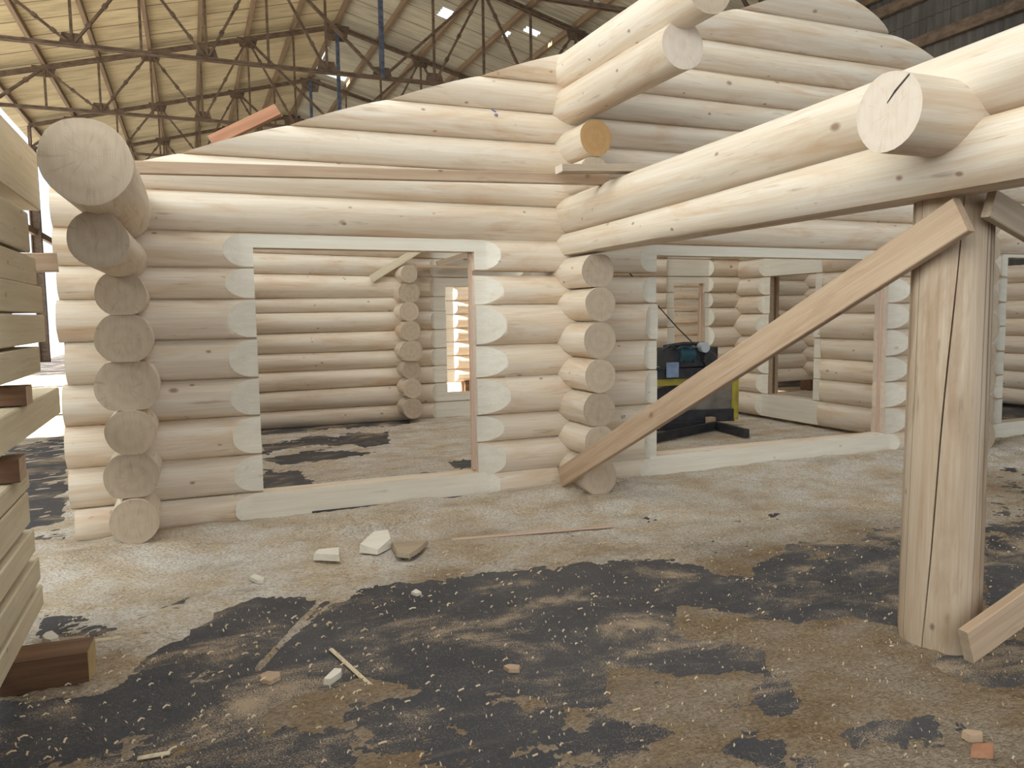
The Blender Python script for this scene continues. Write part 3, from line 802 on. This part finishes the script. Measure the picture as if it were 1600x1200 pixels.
# ------------------------------------------------------------------ band sawmill behind the second opening
M['black'] = plain('black_paint', lin(44, 46, 52), lin(62, 62, 64), (8, 8, 8), 0.5)
M['teal'] = plain('teal_paint', lin(44, 88, 100), lin(36, 64, 76), (8, 8, 8), 0.5)
M['yellow'] = plain('yellow_paint', lin(190, 176, 72), lin(160, 146, 70), (8, 8, 8), 0.55)
M['chrome'] = plain('silver_metal', lin(205, 215, 222), None, rough=0.35, metal=0.6)
M['bluegrey'] = plain('blue_grey_paint', lin(140, 160, 190), lin(120, 138, 165), (9, 9, 9), 0.5)
M['panel'] = plain('grey_panel', lin(138, 130, 122), lin(104, 98, 94), (4, 4, 12), 0.8)
ml = empty('band_sawmill', (5.4, 7.6, 0), 'dark and yellow portable band sawmill with engine inside the right room', 'sawmill')
def mbox(name, p0, p1, w, h, m, wdir=(0, 0, 1)):
    return board(name, p0, p1, wdir, h, w, [m, m], parent=ml, bev=0.006)
mbox('base_channel', (4.4, 7.19, .075), (5.98, 7.80, .075), .06, .10, M['black'])
mbox('base_channel', (5.98, 7.78, .075), (5.91, 7.12, .075), .06, .10, M['black'])
mbox('base_channel', (4.9, 8.1, .06), (6.0, 8.05, .06), .06, .09, M['black'])
mbox('deck_panel', (5.35, 8.25, .42), (6.42, 8.05, .40), .03, .46, M['panel'])
mbox('deck_rail', (5.35, 8.2, .17), (6.42, 8.0, .16), .05, .16, M['black'])
mbox('upright', (6.44, 8.0, .10), (6.44, 8.0, .78), .06, .07, M['yellow'], (1, 0, 0))
mbox('upright', (5.25, 8.0, .06), (5.25, 8.0, .40), .06, .07, M['yellow'], (1, 0, 0))
mbox('foot_block', (6.02, 7.95, .0), (6.02, 7.95, .16), .09, .10, M['board'], (1, 0, 0))
mbox('saw_head_beam', (4.7, 7.5, .80), (5.75, 7.5, .78), .30, .12, M['black'])
mbox('yellow_beam', (4.8, 7.45, .70), (5.45, 7.45, .69), .10, .09, M['yellow'])
mbox('lower_frame', (4.6, 7.4, .50), (5.3, 7.6, .60), .08, .12, M['black'])
mbox('bracket', (4.93, 7.30, .84), (5.07, 7.30, .84), .04, .17, M['bluegrey'])
eng = mbox('engine_block', (5.02, 7.5, .97), (5.66, 7.5, .97), .30, .22, M['black'])
def sub(name, me, m):
    o = link(name, me, m); o.parent = eng; o.matrix_parent_inverse = eng.matrix_world.inverted(); return o
bpy.context.view_layer.update()
sub('fuel_tank', tube_mesh([(5.13, 7.42, 1.0), (5.33, 7.42, 1.0)], .105, 16), M['teal'])
sub('air_filter', tube_mesh([(5.42, 7.36, 1.085), (5.42, 7.26, 1.085)], [.055, .06], 20), M['chrome'])
sub('cooling_shroud', tube_mesh([(5.52, 7.38, .96), (5.52, 7.30, .96)], .09, 18), M['black'])
sub('exhaust_pipe', tube_mesh([(4.95, 7.4, 1.10), (5.2, 7.38, 1.13), (5.5, 7.4, 1.12), (5.7, 7.45, 1.0)], .022, 8), M['black'])
sub('name_plate', board_mesh(.07, .035, .006), M['bluegrey']).matrix_world = Matrix.Translation((5.56, 7.345, .95)) @ Matrix.Rotation(math.pi/2, 4, 'X')
sub('drive_belt', tube_mesh([(5.52, 7.31, 1.04), (5.60, 7.31, .98), (5.66, 7.32, .86), (5.5, 7.32, .84), (5.44, 7.31, .93), (5.52, 7.31, 1.04)], .012, 6), M['steel'])
for k in range(3): sub('hose', tube_mesh([(4.9 + .17*k, 7.36, 1.06), (4.98 + .17*k, 7.33, 1.12 - .02*k), (5.1 + .16*k, 7.35, 1.07), (5.2 + .12*k, 7.33, .92)], .013, 6), M['black'])
link('support_cable', tube_mesh([(4.25, 7.5, 2.25), (4.7, 7.5, 1.79), (5.2, 7.5, 1.31), (5.62, 7.45, .93)], .007, 6), M['black'], ml)

# ================================================================== SAWDUST
def field(P):
    """how much sawdust lies at floor points P (n,2): > 0 covered"""
    n = len(P)
    cam_ = (np.concatenate([P, np.zeros((n, 1))], 1) - [0, 0, CAMH]) @ ROT
    zc = np.maximum(cam_[:, 2], 0.05)
    px = cam_[:, 0]/zc*FPX + 800; py = cam_[:, 1]/zc*FPX + 600
    def sdf(poly):
        poly = np.array(poly, float); ins = np.zeros(n, bool); d2 = np.full(n, 1e9)
        for i in range(len(poly)):
            a, b = poly[i], poly[(i+1) % len(poly)]
            ab = b - a; t = np.clip(((px-a[0])*ab[0] + (py-a[1])*ab[1]) / (ab @ ab), 0, 1)
            d2 = np.minimum(d2, (px-a[0]-t*ab[0])**2 + ((py-a[1]-t*ab[1])*1.6)**2)
            c = ((a[1] > py) != (b[1] > py)) & (px < (b[0]-a[0])*(py-a[1])/((b[1]-a[1]) or 1e-9) + a[0]); ins ^= c
        d = np.sqrt(d2); return np.where(ins, -d, d)
    v = np.full(n, 0.95)
    for poly, amp, soft in DARK:
        s = sdf(poly); w = np.clip(0.5 - s/soft, 0, 1); v = v*(1-w) + amp*w
    x, y = P[:, 0], P[:, 1]
    nz = fbm(x*1.6+3, y*1.6, 6, .62)*0.8 + fbm(x*4+y*2+9, y*6-x*2, 7, .70)*1.35 + fbm(x*17+4, y*23, 4, .6)*.55
    return v + nz, px, py
DARK = [
 ([(300, 985), (345, 955), (400, 932), (545, 942), (556, 925), (690, 908), (740, 893), (860, 888), (900, 880), (1010, 874), (1085, 884), (1130, 908), (1175, 900),
   (1230, 852), (1330, 843), (1440, 843), (1440, 985), (1330, 962), (1250, 978), (1180, 968), (1120, 950), (1060, 945), (1045, 990), (1130, 1002), (1190, 1015), (1195, 1050),
   (1120, 1056), (1060, 1050), (990, 1040), (950, 1040), (945, 1070), (960, 1100), (900, 1110), (830, 1090), (760, 1085), (640, 1075), (560, 1060), (480, 1085), (400, 1120), (330, 1080)], -1.05, 26),
 ([(150, 1095), (250, 1010), (310, 985), (350, 1070), (410, 1120), (330, 1140), (180, 1165), (60, 1200), (-60, 1260), (-60, 1100), (20, 1090)], -0.55, 40),
 ([(520, 1090), (680, 1080), (820, 1090), (960, 1110), (1060, 1160), (1010, 1215), (700, 1230), (560, 1160)], -0.08, 60),
 ([(60, 1130), (400, 1120), (560, 1150), (560, 1230), (40, 1230)], -0.25, 50), ([(1000, 1100), (1250, 1080), (1300, 1230), (1000, 1230)], 0.25, 60),
 ([(930, 1120), (1010, 1130), (1060, 1145), (1000, 1165), (940, 1160)], -0.9, 30), ([(890, 1150), (990, 1140), (1010, 1170), (960, 1185), (900, 1175)], -0.8, 25),
 ([(1190, 1040), (1230, 1060), (1260, 1100), (1220, 1125), (1185, 1110)], -0.6, 30),
 ([(1540, 830), (1640, 815), (1640, 905), (1600, 925), (1545, 960)], -0.6, 30),
 ([(1450, 1030), (1560, 1000), (1640, 1010), (1640, 1075), (1560, 1075), (1470, 1055)], -0.7, 30),
 ([(1250, 850), (1440, 820), (1440, 850), (1260, 880)], -0.2, 30), ([(1545, 720), (1640, 690), (1640, 830), (1540, 840)], 0.25, 40),
 ([(400, 668), (520, 655), (640, 650), (640, 662), (500, 672), (400, 680)], -1.0, 10), ([(410, 695), (480, 683), (560, 676), (600, 682), (560, 694), (480, 700), (410, 708)], -0.65, 14),
 ([(540, 682), (605, 676), (610, 692), (570, 700)], -0.8, 10), ([(410, 718), (470, 706), (540, 702), (575, 708), (540, 716), (440, 726)], -0.7, 12),
 ([(405, 770), (412, 735), (470, 738), (480, 750), (520, 757), (460, 775)], -0.8, 14), ([(560, 756), (640, 742), (740, 730), (745, 742), (640, 752), (570, 768)], -0.55, 14), 
 ([(700, 722), (745, 716), (745, 730), (710, 732)], -0.6, 10),
 ([(0, 850), (0, 700), (50, 690), (108, 672), (108, 850)], -.25, 14),
 ([(200, 955), (240, 950), (300, 930), (290, 945), (210, 965)], -0.6, 16), ([(60, 960), (110, 955), (200, 985), (150, 1000), (60, 1000)], -0.45, 20),
 ([(1280, 1140), (1450, 1120), (1470, 1165), (1300, 1170)], -0.1, 30),
 ([(398, 1046), (500, 936), (505, 938), (404, 1050)], .9, 3), ([(440, 1000), (528, 932), (532, 934), (446, 1003)], .5, 3),
]
def bank(x, y):
    w = 0.075*np.exp(-((y-5.42)/.42)**2) * np.clip(1.0 + 0.9*fbm(x*1.3, y*2, 3), .25, 1.8)
    w += 0.035*np.exp(-((x-2.9)/.6)**2 - ((y-5.1)/.35)**2) + 0.03*np.exp(-((x+.5)/.5)**2 - ((y-5.2)/.4)**2)
    return w
def saw_mat():
    n = NT('sawdust')
    a = n.noise(n.coords((2.2, 3.2, 2.2), False), 1.0, 6, .65)
    col = n.ramp(a, [(0.28, lin(198, 172, 142)), (0.44, lin(214, 198, 174)), (0.60, lin(228, 220, 208))])
    f = n.noise(n.coords((55, 90, 55), False), 1.0, 4, .7)
    col = n.mix(n.math('MULTIPLY', n.ramp(f, [(0.40, (1, 1, 1)), (0.55, (0, 0, 0))]), 0.5), col, lin(128, 106, 84))
    v = n.new('ShaderNodeTexVoronoi'); v.inputs['Scale'].default_value = 60; n.link(n.coords((1, 2, 1), False), v.inputs['Vector'])
    col = n.mix(n.math('MULTIPLY', n.math('LESS_THAN', v.outputs['Distance'], .17), .7), col, lin(232, 220, 198))
    d = n.noise(n.coords((1.9, 3.6, 1), False), 1.0, 7, .68)
    col = n.mix(n.math('MULTIPLY', n.ramp(d, [(0.52, (0, 0, 0)), (0.70, (1, 1, 1))]), .42), col, lin(120, 98, 76))
    at = n.new('ShaderNodeAttribute'); at.attribute_name = 'trampled_dim'
    dirty = n.mix(1.0, col, lin(180, 170, 158), 'MULTIPLY')  # trampled tone, also darkened for the weaker light near the camera
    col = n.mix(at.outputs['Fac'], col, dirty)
    n.link(col, n.b.inputs['Base Color']); n.b.inputs['Roughness'].default_value = .95; n.b.inputs['Specular IOR Level'].default_value = .05
    n.bump(n.math('ADD', f, n.math('MULTIPLY', v.outputs['Distance'], .6)), .9, .012)
    return n.m
M['saw'] = saw_mat()
def sawdust(xr, yr, step):
    xs = np.arange(xr[0], xr[1] + step/2, step); ys_ = np.arange(yr[0], yr[1] + step/2, step)
    X, Y = np.meshgrid(xs, ys_, indexing='ij')
    v, px, py = field(np.stack([X.ravel(), Y.ravel()], 1)); v = v.reshape(X.shape); px = px.reshape(X.shape); py = py.reshape(X.shape)
    vis = (px > -400) & (px < 2200) & (py < 1500)
    Z = np.clip(v, -.1, 1.0)*.012 + .001 + bank(X, Y)*np.clip(v*1.5 + .3, 0, 1) + (.007*fbm(X*9, Y*9, 4) + .006*fbm(X*30, Y*36, 3))*np.clip(v, 0, 1)
    nx, ny = X.shape
    idx = np.arange(nx*ny).reshape(nx, ny)
    cv = np.maximum.reduce([v[:-1, :-1], v[1:, :-1], v[1:, 1:], v[:-1, 1:]])
    k = (cv > 0) & vis[:-1, :-1]
    q = np.stack([idx[:-1, :-1], idx[1:, :-1], idx[1:, 1:], idx[:-1, 1:]], -1)[k]
    co_ = np.stack([X, Y, np.maximum(Z, .0005)], -1).reshape(-1, 3)
    lowv = v.ravel() <= 0; co_[lowv, 2] = -.004
    used = np.unique(q); remap = np.full(nx*ny, -1); remap[used] = np.arange(len(used))
    return co_[used], remap[q]
parts = [sawdust((-1.3, 4.9), (1.3, 3.5), .01), sawdust((-2.2, 11.5), (3.5, 6.1), .022), sawdust((-1.0, 8.4), (6.1, 11.2), .035), sawdust((-5.1, -0.6), (6.1, 24.0), .07), sawdust((3.6, 12.5), (13.0, 16.0), .12), sawdust((7.6, 11.3), (9.6, 11.6), .1)]
vs, qs, off = [], [], 0
for v_, q_ in parts: vs.append(v_); qs.append(q_ + off); off += len(v_)
co_ = np.concatenate(vs); q = np.concatenate(qs)
me = bpy.data.meshes.new('sawdust')
me.vertices.add(len(co_)); me.vertices.foreach_set('co', co_.astype(np.float32).ravel())
me.loops.add(q.size); me.loops.foreach_set('vertex_index', q.astype(np.int32).ravel())
me.polygons.add(len(q)); me.polygons.foreach_set('loop_start', np.arange(0, q.size, 4, dtype=np.int32))
me.update(calc_edges=True)
att = me.attributes.new('trampled_dim', 'FLOAT', 'POINT')
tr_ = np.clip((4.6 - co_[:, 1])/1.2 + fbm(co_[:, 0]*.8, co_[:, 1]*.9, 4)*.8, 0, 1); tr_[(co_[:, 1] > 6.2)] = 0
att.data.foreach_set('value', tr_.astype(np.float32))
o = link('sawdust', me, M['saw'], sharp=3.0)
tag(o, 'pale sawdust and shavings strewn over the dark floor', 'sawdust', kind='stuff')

# small curled shavings lying loose
bm = bmesh.new()
cnt = 0
while cnt < 6000:
    u = random.random()
    x = random.uniform(-1.2, 5.5); y = 1.5 + 4.0*u**1.4
    s = random.uniform(.0015, .006) * (0.5 + y*.18); L = s*random.uniform(1.5, 6)
    a = random.uniform(0, math.pi); c, sn = math.cos(a), math.sin(a)
    z = .016 + random.uniform(0, .006)
    zs = [0, random.uniform(.0, .008), random.uniform(-.004, .004)]
    if y > 4.6: continue
    pts = []
    for k, t in enumerate((-1, 0, 1)):
        for w in (-1, 1):
            pts.append(bm.verts.new((x + c*L*t*.5 - sn*s*w*.5, y + sn*L*t*.5 + c*s*w*.5, z + zs[k] + .002*w)))
    for k in (0, 2): bm.faces.new((pts[k], pts[k+1], pts[k+3], pts[k+2]))
    cnt += 1
M['shaving'] = plain('shaving', lin(214, 196, 166), lin(190, 164, 128), (3, 3, 3), .9)
me = bm_mesh(bm)
o = link('wood_shavings', me, M['shaving']); tag(o, 'loose curled wood shavings scattered over the dark floor', 'shavings', kind='stuff')

# single offcuts one can point at
def chunk(pts_px, h, label, m, z0=0.02, tilt=0.0, cat='offcut'):
    P = [onZ(x, y, z0) for x, y in pts_px]
    c = sum(P, Vector())/len(P)
    bm = bmesh.new()
    bot = [bm.verts.new(p - c + Vector((0, 0, -h*.3))) for p in P]
    top = [bm.verts.new((p - c)*.93 + Vector((0, 0, h + tilt*(p.y - c.y)))) for p in P]
    bm.faces.new(bot[::-1]); bm.faces.new(top)
    for k in range(len(P)): bm.faces.new((bot[k], bot[(k+1) % len(P)], top[(k+1) % len(P)], top[k]))
    me = bm_mesh(bm)
    o = link('wood_offcut', me, [m, m], None, Matrix.Translation(c), .4)
    return tag(o, label, cat, 'loose wood offcuts on the floor')
chunk([(489, 873), (497, 865), (531, 862), (531, 875)], .03, 'flat pale offcut at the near edge of the sawdust, nearest the corner', M['planed'], .04)
chunk([(561, 860), (584, 848), (608, 845), (612, 852), (590, 863)], .05, 'whitish tilted wedge offcut beside a brown tuft of shavings', M['planed'], .04, .3)
chunk([(611, 851), (670, 848), (655, 862), (640, 871), (620, 869)], .02, 'broad flat splintered offcut next to the whitish wedge', M['board_grey'], .04)
chunk([(390, 905), (397, 900), (414, 906), (412, 911), (402, 911)], .015, 'small white chip on sawdust before the dark floor', M['planed'], .02)
chunk([(406, 1058), (418, 1052), (438, 1053), (439, 1061), (422, 1069), (408, 1066)], .012, 'round orange-brown bark flake on the dark floor', M['board'], .005)
chunk([(505, 1068), (523, 1050), (535, 1051), (533, 1057), (516, 1069)], .02, 'short pale sliver beside the long thin floor scrap', M['planed'], .005)
chunk([(786, 1044), (796, 1041), (813, 1043), (812, 1050), (795, 1050)], .012, 'small orange lozenge chip in the middle of the dark floor', M['board'], .005)
chunk([(642, 928), (650, 923), (659, 928), (651, 931)], .012, 'tiny white chip at the upper edge of dark floor', M['planed'], .005)
chunk([(66, 1003), (72, 997), (82, 994), (93, 1003), (92, 1006), (80, 1010), (70, 1008)], .03, 'pale chip lying behind the dark bearer block', M['planed'], .03)
chunk([(1502, 1150), (1510, 1147), (1535, 1151), (1536, 1157), (1515, 1158)], .02, 'upper brown splinter lying on tan sawdust', M['board'], .02)
chunk([(1516, 1180), (1522, 1174), (1553, 1174), (1552, 1182)], .03, 'lower brown splinter lying on tan sawdust', M['board_red'], .02)
chunk([(616, 1112), (618, 1106), (668, 1074), (672, 1078), (625, 1117)], .012, 'pale crooked stick end near the floor streaks', M['shaving'], .0) if False else None
board('wood_strip', onZ(706, 843, .018), onZ(958, 822, .03), (0, 1, 0), .035, .012, [M['pink'], M['pink']], 'long thin reddish slat lying in the sawdust before the wall', 'slat')
board('wood_strip', onZ(145, 1002, .012), onZ(190, 996, .012), (0, 1, 0), .03, .012, [M['timber'], M['timber']], 'short pale slat by the end of the floor bearer', 'slat')
board('wood_strip', onZ(517, 1014, .008), onZ(589, 1080, .008), (1, 0, 0), .022, .008, [M['timber'], M['timber']], 'long narrow pale scrap lying on the dark floor', 'slat')
board('wood_strip', onZ(215, 1185, .01), onZ(266, 1176, .01), (0, 1, 0), .02, .01, [M['timber'], M['timber']], 'bent pale scrap close to the camera on dark floor', 'slat')
